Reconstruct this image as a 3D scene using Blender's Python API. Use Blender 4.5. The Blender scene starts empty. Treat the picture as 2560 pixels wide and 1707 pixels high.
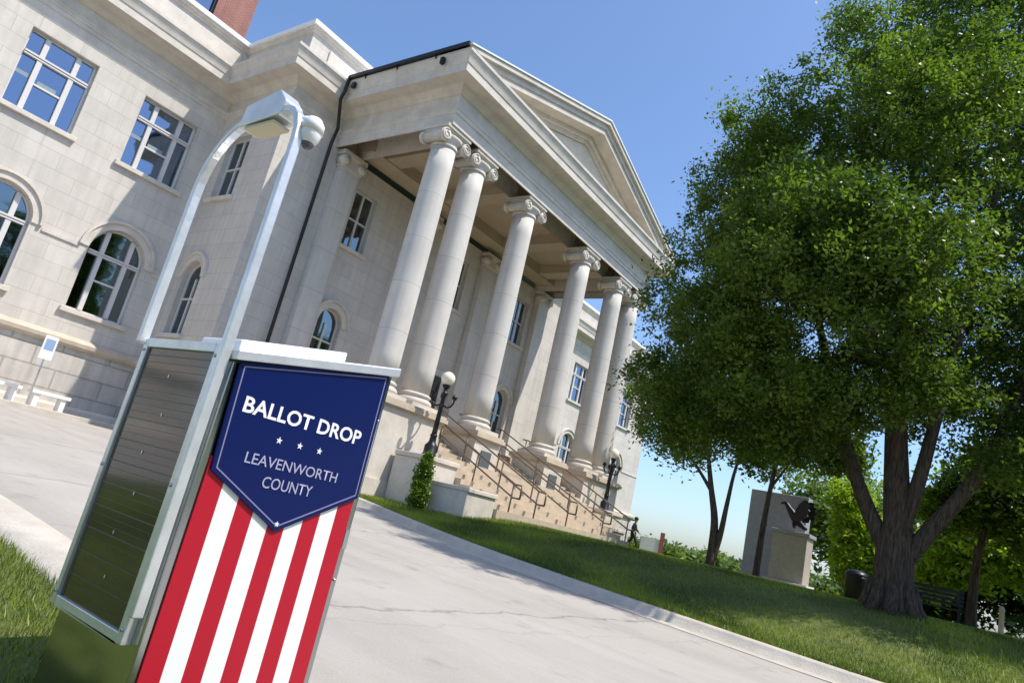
import bpy, bmesh, math, random
import numpy as np
from mathutils import Matrix, Vector
SC=bpy.context.scene; COL=SC.collection
random.seed(7); rng=np.random.default_rng(11)
# ---------------------------------------------------------------- camera
# X runs along the courthouse front (receding right), Y into the building, Z up.
# The origin is at lens height, which is level with the ground at the courthouse wall.
TH=math.radians(38.115);PT=math.radians(13.838);RL=math.radians(13.215)
f=Vector((math.cos(TH)*math.cos(PT),math.sin(TH)*math.cos(PT),math.sin(PT)))
r=Vector((math.sin(TH),-math.cos(TH),0));u=r.cross(f)
r2=math.cos(RL)*r+math.sin(RL)*u;u2=-math.sin(RL)*r+math.cos(RL)*u
cam=bpy.data.cameras.new('camera');co=bpy.data.objects.new('camera',cam);COL.objects.link(co)
cam.lens=24.65;cam.sensor_width=36;cam.clip_start=0.05;cam.clip_end=6000
M=Matrix((r2,u2,-f)).transposed().to_4x4();co.matrix_world=M
SC.camera=co
# ---------------------------------------------------------------- sky and sun
SUN=Vector((.42,-1.0,1.80)).normalized()
EL=math.asin(SUN.z);ROT=math.atan2(SUN.x,SUN.y)
w=bpy.data.worlds.new("World");SC.world=w;w.use_nodes=True
nt=w.node_tree;sky=nt.nodes.new('ShaderNodeTexSky');sky.sky_type='NISHITA';sky.sun_disc=False
sky.sun_elevation=EL;sky.sun_rotation=ROT;sky.air_density=1.0;sky.dust_density=1.3;sky.ozone_density=6.5
bg=nt.nodes['Background'];nt.links.new(sky.outputs[0],bg.inputs[0]);bg.inputs[1].default_value=0.15
sl=bpy.data.lights.new('sun','SUN');sl.energy=3.4;sl.angle=math.radians(.53);sl.color=(1,.94,.845)
so=bpy.data.objects.new('sun',sl);COL.objects.link(so);so.rotation_euler=SUN.to_track_quat('Z','Y').to_euler()
SC.view_settings.view_transform='Standard';SC.view_settings.look='None';SC.view_settings.gamma=1
SC.view_settings.exposure=0.64
# ---------------------------------------------------------------- materials
def mat(name,base,rough=.8,metal=0.,var=0.,vscale=4.,bump=0.,bscale=30.,spec=.5,var2=None,detail=6):
    m=bpy.data.materials.new(name);m.use_nodes=True;n=m.node_tree;b=n.nodes['Principled BSDF']
    b.inputs['Base Color'].default_value=(*base,1);b.inputs['Roughness'].default_value=rough
    b.inputs['Metallic'].default_value=metal;b.inputs['Specular IOR Level'].default_value=spec
    tc=n.nodes.new('ShaderNodeTexCoord')
    if var or var2:
        no=n.nodes.new('ShaderNodeTexNoise');no.inputs['Scale'].default_value=vscale;no.inputs['Detail'].default_value=detail
        no.inputs['Roughness'].default_value=.65
        n.links.new(tc.outputs['Object'],no.inputs['Vector'])
        cr=n.nodes.new('ShaderNodeValToRGB');cr.color_ramp.elements[0].position=.3;cr.color_ramp.elements[1].position=.7
        c2=var2 if var2 else tuple(min(1,c*(1+var)) for c in base);c1=tuple(c*(1-var) for c in base) if var else base
        cr.color_ramp.elements[0].color=(*c1,1);cr.color_ramp.elements[1].color=(*c2,1)
        n.links.new(no.outputs['Fac'],cr.inputs['Fac']);n.links.new(cr.outputs['Color'],b.inputs['Base Color'])
    if bump:
        nb=n.nodes.new('ShaderNodeTexNoise');nb.inputs['Scale'].default_value=bscale;nb.inputs['Detail'].default_value=5
        n.links.new(tc.outputs['Object'],nb.inputs['Vector'])
        bp=n.nodes.new('ShaderNodeBump');bp.inputs['Strength'].default_value=bump;bp.inputs['Distance'].default_value=.02
        n.links.new(nb.outputs['Fac'],bp.inputs['Height']);n.links.new(bp.outputs['Normal'],b.inputs['Normal'])
    return m
def blocks(name,c1,c2,mortar,bw,bh,ms=.012,rough=.85,stain=.12,offs=.5,bump=.35):
    m=bpy.data.materials.new(name);m.use_nodes=True;n=m.node_tree;b=n.nodes['Principled BSDF'];L=n.links.new
    tc=n.nodes.new('ShaderNodeTexCoord');sp=n.nodes.new('ShaderNodeSeparateXYZ');L(tc.outputs['Object'],sp.inputs[0])
    ad=n.nodes.new('ShaderNodeMath');L(sp.outputs[0],ad.inputs[0]);L(sp.outputs[1],ad.inputs[1])
    cb=n.nodes.new('ShaderNodeCombineXYZ');L(ad.outputs[0],cb.inputs[0]);L(sp.outputs[2],cb.inputs[1])
    br=n.nodes.new('ShaderNodeTexBrick');L(cb.outputs[0],br.inputs['Vector']);br.inputs['Scale'].default_value=1
    br.inputs['Color1'].default_value=(*c1,1);br.inputs['Color2'].default_value=(*c2,1);br.inputs['Mortar'].default_value=(*mortar,1)
    br.inputs['Mortar Size'].default_value=ms;br.inputs['Mortar Smooth'].default_value=.3;br.inputs['Bias'].default_value=0
    br.inputs['Brick Width'].default_value=bw;br.inputs['Row Height'].default_value=bh;br.offset=offs
    no=n.nodes.new('ShaderNodeTexNoise');no.inputs['Scale'].default_value=.9;no.inputs['Detail'].default_value=8;no.inputs['Roughness'].default_value=.7
    L(tc.outputs['Object'],no.inputs['Vector'])
    mr=n.nodes.new('ShaderNodeMapRange');mr.inputs[1].default_value=.3;mr.inputs[2].default_value=.7;mr.inputs[3].default_value=1-stain;mr.inputs[4].default_value=1+stain*.5
    L(no.outputs['Fac'],mr.inputs[0])
    # vertical rain streaks
    mp=n.nodes.new('ShaderNodeMapping');mp.inputs['Scale'].default_value=(3.2,3.2,.16);L(tc.outputs['Object'],mp.inputs[0])
    n2=n.nodes.new('ShaderNodeTexNoise');n2.inputs['Scale'].default_value=1.6;n2.inputs['Detail'].default_value=4;L(mp.outputs[0],n2.inputs['Vector'])
    m2=n.nodes.new('ShaderNodeMapRange');m2.inputs[1].default_value=.35;m2.inputs[2].default_value=.62;m2.inputs[3].default_value=1-stain*.8;m2.inputs[4].default_value=1
    L(n2.outputs['Fac'],m2.inputs[0])
    mu=n.nodes.new('ShaderNodeMath');mu.operation='MULTIPLY';L(mr.outputs[0],mu.inputs[0]);L(m2.outputs[0],mu.inputs[1])
    vm=n.nodes.new('ShaderNodeVectorMath');vm.operation='SCALE';L(br.outputs['Color'],vm.inputs[0]);L(mu.outputs[0],vm.inputs['Scale'])
    L(vm.outputs[0],b.inputs['Base Color']);b.inputs['Roughness'].default_value=rough
    n3=n.nodes.new('ShaderNodeTexNoise');n3.inputs['Scale'].default_value=25;L(tc.outputs['Object'],n3.inputs['Vector'])
    s=n.nodes.new('ShaderNodeMath');s.operation='MULTIPLY_ADD';L(n3.outputs['Fac'],s.inputs[0]);s.inputs[1].default_value=.15
    iv=n.nodes.new('ShaderNodeMath');iv.operation='SUBTRACT';iv.inputs[0].default_value=1;L(br.outputs['Fac'],iv.inputs[1]);L(iv.outputs[0],s.inputs[2])
    bp=n.nodes.new('ShaderNodeBump');bp.inputs['Strength'].default_value=bump;bp.inputs['Distance'].default_value=.02;L(s.outputs[0],bp.inputs['Height']);L(bp.outputs[0],b.inputs['Normal'])
    return m
STONE=(.595,.545,.475)
m_wall=blocks('limestone_blocks',(.62,.575,.515),(.575,.535,.48),(.44,.40,.35),1.25,.56,ms=.008)
m_base=blocks('rusticated_base',(.58,.54,.485),(.55,.515,.465),(.42,.385,.34),1.5,.62,ms=.03,stain=.2,bump=.8)
m_trim=mat('dressed_limestone',STONE,.8,var=.15,vscale=1.7,bump=.15,bscale=14)
m_col=blocks('column_limestone',(.64,.60,.545),(.60,.57,.52),(.42,.38,.33),9,1.55,ms=.010,stain=.12,offs=0,bump=.15)
m_tan=mat('weathered_tan_stone',(.52,.44,.345),.85,var=.14,vscale=2.2,bump=.3,bscale=20)
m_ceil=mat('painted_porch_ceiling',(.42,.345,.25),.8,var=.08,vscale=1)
m_white=mat('white_coping_metal',(.80,.80,.79),.45,var=.04,vscale=3)
m_steps=mat('stone_steps',(.50,.415,.315),.85,var=.12,vscale=3,bump=.2,bscale=18)
m_brick=blocks('red_brick',(.36,.12,.085),(.30,.105,.08),(.40,.32,.28),.22,.075,ms=.008,stain=.2)
m_frame=mat('white_window_frame',(.62,.60,.58),.5)
m_roof=mat('dark_roof',(.06,.055,.05),.6,var=.2,vscale=3)
m_gut=mat('dark_gutter_metal',(.018,.020,.024),.35,metal=.3)
m_iron=mat('black_iron',(.014,.015,.018),.38,metal=.4)
m_rail=mat('bronze_rail',(.20,.155,.12),.45,metal=.5)
m_dark=mat('dark_interior',(.02,.02,.02),.9)
def glass(name,base,rough=.03):
    m=bpy.data.materials.new(name);m.use_nodes=True;n=m.node_tree;b=n.nodes['Principled BSDF']
    b.inputs['Base Color'].default_value=(*base,1);b.inputs['Metallic'].default_value=1;b.inputs['Roughness'].default_value=rough
    tc=n.nodes.new('ShaderNodeTexCoord');no=n.nodes.new('ShaderNodeTexNoise');no.inputs['Scale'].default_value=1.2;no.inputs['Detail'].default_value=1
    n.links.new(tc.outputs['Object'],no.inputs['Vector']);bp=n.nodes.new('ShaderNodeBump');bp.inputs['Strength'].default_value=.25;bp.inputs['Distance'].default_value=.02
    n.links.new(no.outputs['Fac'],bp.inputs['Height']);n.links.new(bp.outputs[0],b.inputs['Normal']);return m
m_glass=glass('tinted_window_glass',(.19,.25,.34))
m_glassd=glass('dark_window_glass',(.16,.20,.22))
m_steel=mat('galvanised_steel',(.52,.56,.58),.28,metal=.9,var=.06,vscale=5)
m_alu=mat('brushed_aluminium',(.70,.72,.73),.34,metal=.65,var=.12,vscale=9,bump=.05,bscale=60)
m_polish=mat('polished_steel_side',(.42,.45,.46),.16,metal=1.,var=.05,vscale=3)
m_blue=mat('navy_sign_vinyl',(.002,.010,.085),.3,spec=.25)
m_red=mat('red_stripe_vinyl',(.42,.008,.024),.4,spec=.3)
m_wht=mat('white_stripe_vinyl',(.80,.80,.81),.35)
m_letter=mat('white_lettering',(.78,.80,.86),.4)
m_lilac=mat('pale_lilac_print',(.20,.20,.36),.4)
m_cell=mat('solar_cell_glass',(.020,.020,.018),.09,spec=1.,var=.3,vscale=2)
m_bus=mat('solar_busbar',(.11,.115,.11),.4,metal=.6)
m_camw=mat('white_camera_housing',(.80,.80,.80),.3)
m_globe=mat('frosted_globe',(.85,.78,.62),.3)
m_bark=mat('bark',(.075,.058,.047),.95,var=.35,vscale=7,bump=1.,bscale=12)
m_bronze=mat('dark_bronze',(.022,.018,.022),.4,metal=.5)
m_granite=mat('grey_granite',(.32,.32,.335),.6,var=.12,vscale=9)
m_granite2=mat('brown_granite',(.42,.36,.30),.6,var=.12,vscale=9)
def barkmat():
    m=bpy.data.materials.new('furrowed_bark');m.use_nodes=True;n=m.node_tree;L=n.links.new;b=n.nodes['Principled BSDF'];b.inputs['Roughness'].default_value=.95;b.inputs['Specular IOR Level'].default_value=.2
    tc=n.nodes.new('ShaderNodeTexCoord');mp=n.nodes.new('ShaderNodeMapping');mp.inputs['Scale'].default_value=(15,15,1.8);L(tc.outputs['Object'],mp.inputs[0])
    a=n.nodes.new('ShaderNodeTexNoise');a.inputs['Scale'].default_value=1.6;a.inputs['Detail'].default_value=6;a.inputs['Roughness'].default_value=.6;a.inputs['Distortion'].default_value=.6;L(mp.outputs[0],a.inputs['Vector'])
    cr=n.nodes.new('ShaderNodeValToRGB');e=cr.color_ramp.elements;e[0].position=.38;e[1].position=.62;e[0].color=(.050,.039,.031,1);e[1].color=(.135,.107,.083,1);L(a.outputs['Fac'],cr.inputs[0]);L(cr.outputs[0],b.inputs['Base Color'])
    bp=n.nodes.new('ShaderNodeBump');bp.inputs['Strength'].default_value=1;bp.inputs['Distance'].default_value=.06;L(a.outputs['Fac'],bp.inputs['Height']);L(bp.outputs[0],b.inputs['Normal']);return m
m_bark=barkmat()
def leafmat(name,c1,c2,trans=.35):
    m=bpy.data.materials.new(name);m.use_nodes=True;n=m.node_tree;L=n.links.new
    b=n.nodes['Principled BSDF'];b.inputs['Roughness'].default_value=.42;b.inputs['Specular IOR Level'].default_value=.5
    at=n.nodes.new('ShaderNodeAttribute');at.attribute_name='tint'
    mx=n.nodes.new('ShaderNodeMix');mx.data_type='RGBA';mx.inputs[6].default_value=(*c1,1);mx.inputs[7].default_value=(*c2,1);L(at.outputs['Fac'],mx.inputs[0])
    L(mx.outputs[2],b.inputs['Base Color'])
    t=n.nodes.new('ShaderNodeBsdfTranslucent');vm=n.nodes.new('ShaderNodeVectorMath');vm.operation='MULTIPLY';vm.inputs[1].default_value=(1.3,1.5,.6);L(mx.outputs[2],vm.inputs[0]);L(vm.outputs[0],t.inputs[0])
    ms=n.nodes.new('ShaderNodeMixShader');ms.inputs[0].default_value=trans;L(b.outputs[0],ms.inputs[1]);L(t.outputs[0],ms.inputs[2]);L(ms.outputs[0],n.nodes['Material Output'].inputs[0]);return m
m_leaf=leafmat('tree_leaves',(.045,.082,.014),(.17,.245,.030),.5)
m_leaf2=leafmat('dull_tree_leaves',(.075,.115,.035),(.17,.23,.06),.5)
m_leafb=leafmat('bright_shrub_leaves',(.16,.25,.02),(.44,.52,.05),.55)
m_leafe=leafmat('evergreen_leaves',(.06,.12,.010),(.17,.27,.02),.2)
m_blade=leafmat('grass_blades',(.060,.105,.010),(.29,.35,.035),.22)
# ---------------------------------------------------------------- object helpers
def tag(o,label=None,cat=None,group=None,kind=None):
    if label:o['label']=label
    if cat:o['category']=cat
    if group:o['group']=group
    if kind:o['kind']=kind
    return o
def empty(name,loc=(0,0,0),rz=0,label=None,cat=None,group=None):
    o=bpy.data.objects.new(name,None);o.location=loc;o.rotation_euler=(0,0,rz);o.empty_display_size=.3;COL.objects.link(o)
    return tag(o,label,cat,group)
class MB:
    def __init__(s): s.v=[];s.f=[];s.mi=[];s.sm=[]
    def add(s,vs,fs,mi=0,sm=False):
        k=len(s.v);s.v+= [tuple(p) for p in vs]
        for a in fs: s.f.append(tuple(k+i for i in a));s.mi.append(mi);s.sm.append(sm)
    def box(s,x0,x1,y0,y1,z0,z1,mi=0):
        s.add([(x0,y0,z0),(x1,y0,z0),(x1,y1,z0),(x0,y1,z0),(x0,y0,z1),(x1,y0,z1),(x1,y1,z1),(x0,y1,z1)],
              [(0,3,2,1),(4,5,6,7),(0,1,5,4),(1,2,6,5),(2,3,7,6),(3,0,4,7)],mi);return s
    def poly_prism(s,pts,axis,a,b,mi=0):
        # pts 2D; axis 'y': (x,z) extruded y a..b ; 'x': (y,z); 'z': (x,y)
        def P(p,t): return (p[0],t,p[1]) if axis=='y' else ((t,p[0],p[1]) if axis=='x' else (p[0],p[1],t))
        n=len(pts);s.add([P(p,a) for p in pts]+[P(p,b) for p in pts],
            [tuple(range(n)),tuple(range(2*n-1,n-1,-1))]+[(i,i+n,(i+1)%n+n,(i+1)%n) for i in range(n)],mi);return s
    def lathe(s,prof,cx,cy,n=24,mi=0,sm=True):
        vs=[];fs=[];m=len(prof)
        for (rr,z) in prof:
            for k in range(n):
                a=2*math.pi*k/n;vs.append((cx+rr*math.cos(a),cy+rr*math.sin(a),z))
        for i in range(m-1):
            for k in range(n):
                k2=(k+1)%n;fs.append((i*n+k,i*n+k2,(i+1)*n+k2,(i+1)*n+k))
        s.add(vs,fs,mi,sm);s.add(vs[-n:],[tuple(range(n))],mi);s.add(vs[:n],[tuple(range(n-1,-1,-1))],mi);return s
    def tube(s,pts,rad,n=8,mi=0,sm=True,cap=True):
        pts=[Vector(p) for p in pts];m=len(pts)
        if not hasattr(rad,'__len__'): rad=[rad]*m
        vs=[];fs=[];up=None
        for i,p in enumerate(pts):
            d=(pts[min(i+1,m-1)]-pts[max(i-1,0)]).normalized()
            if up is None: up=Vector((0,0,1)) if abs(d.z)<.9 else Vector((1,0,0))
            a=d.cross(up).normalized();b=a.cross(d).normalized();up=b
            for k in range(n):
                t=2*math.pi*k/n;vs.append(p+a*math.cos(t)*rad[i]+b*math.sin(t)*rad[i])
        for i in range(m-1):
            for k in range(n):
                k2=(k+1)%n;fs.append((i*n+k,i*n+k2,(i+1)*n+k2,(i+1)*n+k))
        if cap: fs+= [tuple(range(n)),tuple(range((m-1)*n,m*n))[::-1]]
        s.add(vs,fs,mi,sm);return s
    def sphere(s,c,rad,nu=16,nv=10,mi=0,sc=(1,1,1)):
        prof=[];vs=[];fs=[]
        for j in range(nv+1):
            ph=math.pi*j/nv
            for k in range(nu):
                a=2*math.pi*k/nu;vs.append((c[0]+rad*sc[0]*math.sin(ph)*math.cos(a),c[1]+rad*sc[1]*math.sin(ph)*math.sin(a),c[2]+rad*sc[2]*math.cos(ph)))
        for j in range(nv):
            for k in range(nu):
                k2=(k+1)%nu;fs.append((j*nu+k,(j+1)*nu+k,(j+1)*nu+k2,j*nu+k2))
        s.add(vs,fs,mi,True);return s
    def build(s,name,mats,parent=None,bevel=0,recalc=True):
        me=bpy.data.meshes.new(name);me.from_pydata(s.v,[],s.f)
        if not isinstance(mats,(list,tuple)): mats=[mats]
        for m in mats: me.materials.append(m)
        me.polygons.foreach_set('material_index',s.mi);me.polygons.foreach_set('use_smooth',s.sm)
        if recalc:
            bm=bmesh.new();bm.from_mesh(me);bmesh.ops.remove_doubles(bm,verts=bm.verts,dist=1e-5);bmesh.ops.recalc_face_normals(bm,faces=bm.faces);bm.to_mesh(me);bm.free()
        me.update();o=bpy.data.objects.new(name,me);COL.objects.link(o)
        if parent is not None:o.parent=parent
        if bevel:
            b=o.modifiers.new('bevel','BEVEL');b.width=bevel;b.segments=2;b.limit_method='ANGLE';b.angle_limit=math.radians(40)
        return o
def sweep(mb,path,prof,mi=0,closed_ends=True):
    # path: list of (x,y); outward side is to the right of travel; prof: (offset, z)
    n=len(path);P=[Vector(p) for p in path];rows=[]
    for i in range(n):
        d1=(P[i]-P[i-1]).normalized() if i>0 else None
        d2=(P[i+1]-P[i]).normalized() if i<n-1 else None
        nn=[Vector((d.y,-d.x)) for d in (d1,d2) if d is not None]
        if len(nn)==2:
            m=(nn[0]+nn[1]);m=m/(m.dot(nn[0]))
        else: m=nn[0]
        rows.append([(P[i].x+m.x*o,P[i].y+m.y*o,z) for o,z in prof])
    k=len(prof);vs=[p for rr in rows for p in rr];fs=[]
    for i in range(n-1):
        for j in range(k-1): fs.append((i*k+j,(i+1)*k+j,(i+1)*k+j+1,i*k+j+1))
    if closed_ends: fs.append(tuple(range(k)));fs.append(tuple(range((n-1)*k,n*k))[::-1])
    mb.add(vs,fs,mi)
# walls with real openings ------------------------------------------------------
def wallmesh(mb,plane,c,u0,u1,z0,z1,ops,depth=.32):
    def P(a,z,d=0): return (a,c+d,z) if plane=='Y' else (c+d,a,z)
    N=14;bounds={u0,u1}
    for (a,b,za,zs,arch) in ops:
        bounds|={a,b}
        if arch:
            cx,R=(a+b)/2,(b-a)/2
            for i in range(1,N): bounds.add(cx-R*math.cos(math.pi*i/N))
    B=sorted(x for x in bounds if u0<=x<=u1)
    def top(o,x):
        a,b,za,zs,arch=o
        if not arch: return zs
        cx,R=(a+b)/2,(b-a)/2;return zs+math.sqrt(max(0,R*R-(x-cx)**2))
    for a,b in zip(B[:-1],B[1:]):
        if b-a<1e-6: continue
        mid=(a+b)/2;cur=(z0,z0)
        for o in sorted([o for o in ops if o[0]<mid<o[1]],key=lambda o:o[2]):
            if o[2]>cur[0]+1e-6: mb.add([P(a,cur[0]),P(b,cur[1]),P(b,o[2]),P(a,o[2])],[(0,1,2,3)])
            cur=(top(o,a),top(o,b))
        mb.add([P(a,cur[0]),P(b,cur[1]),P(b,z1),P(a,z1)],[(0,1,2,3)])
    for o in ops:
        a,b,za,zs,arch=o;L=[(a,za),(b,za),(b,zs)]
        if arch:
            cx,R=(a+b)/2,(b-a)/2;L+=[(cx+R*math.cos(math.pi*i/N),zs+R*math.sin(math.pi*i/N)) for i in range(1,N)]
        L.append((a,zs))
        for i in range(len(L)):
            p,q=L[i],L[(i+1)%len(L)];mb.add([P(p[0],p[1]),P(q[0],q[1]),P(q[0],q[1],depth),P(p[0],p[1],depth)],[(0,1,2,3)])
def window(parent,plane,c,o,style,glassm,sill=True):
    a,b,za,zs,arch=o;w_=b-a;cx=(a+b)/2;R=w_/2
    dF=.20;fw=.07
    fr=MB()
    def bar(x0,x1,z0,z1,d0=dF,d1=dF+.09):
        if plane=='Y': fr.box(x0,x1,c+d0,c+d1,z0,z1)
        else: fr.box(c+d0,c+d1,x0,x1,z0,z1)
    zt=zs
    e=.003
    bar(a+e,a+fw,za+e,zt);bar(b-fw,b-e,za+e,zt);bar(a+fw,b-fw,za+e,za+fw)
    if arch:
        n=16
        for i in range(n):
            t0,t1=math.pi*i/n,math.pi*(i+1)/n;pts=[]
            for rr,t in ((R-e,t0),(R-e,t1),(R-fw,t1),(R-fw,t0)): pts.append((cx+rr*math.cos(t),zs+rr*math.sin(t)))
            fr.poly_prism(pts,'y' if plane=='Y' else 'x',c+dF,c+dF+.09)
    else: bar(a+fw,b-fw,zt-fw,zt-e)
    H=(zs+R if arch else zs)-za
    if style=='tri':
        x1,x2=a+w_*.27,b-w_*.27;mw=.075
        for x in (x1,x2): bar(x-mw,x+mw,za+fw,zt-fw if not arch else zs+math.sqrt(max(0,R*R-(x-cx)**2))-fw,dF-.05,dF+.1)
        tz=za+H*.70 if not arch else zs-.08
        bar(a+fw,b-fw,tz-.075,tz-.02,dF-.07,dF+.11);bar(a+fw,b-fw,tz+.0,tz+.06,dF-.09,dF+.12)
        bar(x1+mw,x2-mw,za+H*.38-.03,za+H*.38+.03,dF-.02,dF+.1)
    elif style=='double':
        bar(cx-.04,cx+.04,za+fw,(zt-fw) if not arch else zs,dF-.01,dF+.1);bar(a+fw,b-fw,za+H*.5-.03,za+H*.5+.03,dF-.02,dF+.1)
    F=fr.build('window',m_frame,parent)
    g=MB();L=[(a+.01,za+.01),(b-.01,za+.01),(b-.01,zs)]
    if arch: L+=[(cx+(R-.01)*math.cos(math.pi*i/16),zs+(R-.01)*math.sin(math.pi*i/16)) for i in range(1,16)]
    L.append((a+.01,zs if arch else zs-.01))
    g.poly_prism(L,'y' if plane=='Y' else 'x',c+dF+.05,c+dF+.065);g.build('pane',glassm,F)
    if style=='tri' and not arch:
        bl=MB()
        if plane=='Y':
            bl.box(a+fw,a+w_*.27-.08,c+dF+.044,c+dF+.049,za+H*.42,za+H*.47)
            bl.box(cx-.3,cx+.25,c+dF+.044,c+dF+.049,za+H*.40,za+H*.45)
            bl.build('blind',mat('window_blind',(.22,.28,.32),.6),F)
    if sill:
        s=MB()
        if plane=='Y': s.box(a-.16,b+.16,c-.13,c+.19,za-.16,za-.004)
        else: s.box(c-.13,c+.19,a-.16,b+.16,za-.16,za-.004)
        s.build('sill',m_trim,F,bevel=.012)
    if arch:
        s=MB();n=20
        for i in range(n):
            t0,t1=math.pi*i/n,math.pi*(i+1)/n
            for (ra,rb,dd) in ((R+.012,R+.24,.05),(R+.24,R+.33,.12)):
                pts=[(cx+rr*math.cos(t),zs+rr*math.sin(t)) for rr,t in ((ra,t0),(ra,t1),(rb,t1),(rb,t0))]
                s.poly_prism(pts,'y' if plane=='Y' else 'x',c-dd,c+.05)
        s.build('arch_surround',m_trim,F)
    return F
# ---------------------------------------------------------------- terrain
def roadz(y): return -1.15+.046*max(-30.,min(25.,y))
KX=[(30,26),(26,22.4),(21.5,19.2),(18.6,17.2),(16.2,15.4),(13.6,13.0),(11.8,10.6),(11.25,8.6),(11.0,6.0),(11.0,3.0),(11.05,1.6),(11.5,0.2),(12.6,-1.5),(16,-4.5),(24,-9)]
# the kerb edge of the front lawn, from the left corner of the portico round to beyond the frame
KE=[(13.75,15.6),(13.3,14.4),(12.7,12.8),(12.0,11.0),(11.4,9.2),(11.08,7.6),(10.98,6.0),(10.98,4.4),(11.0,3.0),(11.05,1.9),(11.3,.7),(11.9,-.8),(13.1,-2.6),(15.2,-5),(18.5,-8),(24,-12)]
def catmull(P,k=6):
    out=[];Q=[P[0]]+P+[P[-1]]
    for i in range(1,len(Q)-2):
        p0,p1,p2,p3=[np.array(q,float) for q in Q[i-1:i+3]]
        for j in range(k):
            t=j/k;out.append(tuple(.5*((2*p1)+(-p0+p2)*t+(2*p0-5*p1+4*p2-p3)*t*t+(-p0+3*p1-3*p2+p3)*t**3)))
    out.append(tuple(map(float,P[-1])));return out
KC=catmull(KE)
KA=np.array(KC)
def kerbdist(x,y):
    d=np.hypot(KA[:,0]-x,KA[:,1]-y);return float(d.min())
def lawnz(x,y,d=None):
    if d is None: d=kerbdist(x,y)
    t=min(1,d/5.0);t=t*t*(3-2*t);b=roadz(y)+.14;return b+(-.07-b)*t
def smooth_strip(name,material,rows,kind='structure',thick=None):
    mb=MB();k=len(rows[0]);vs=[p for rr in rows for p in rr];fs=[]
    for i in range(len(rows)-1):
        for j in range(k-1): fs.append((i*k+j,(i+1)*k+j,(i+1)*k+j+1,i*k+j+1))
    mb.add(vs,fs,0,True);o=mb.build(name,material,recalc=False);return tag(o,kind=kind)
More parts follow.
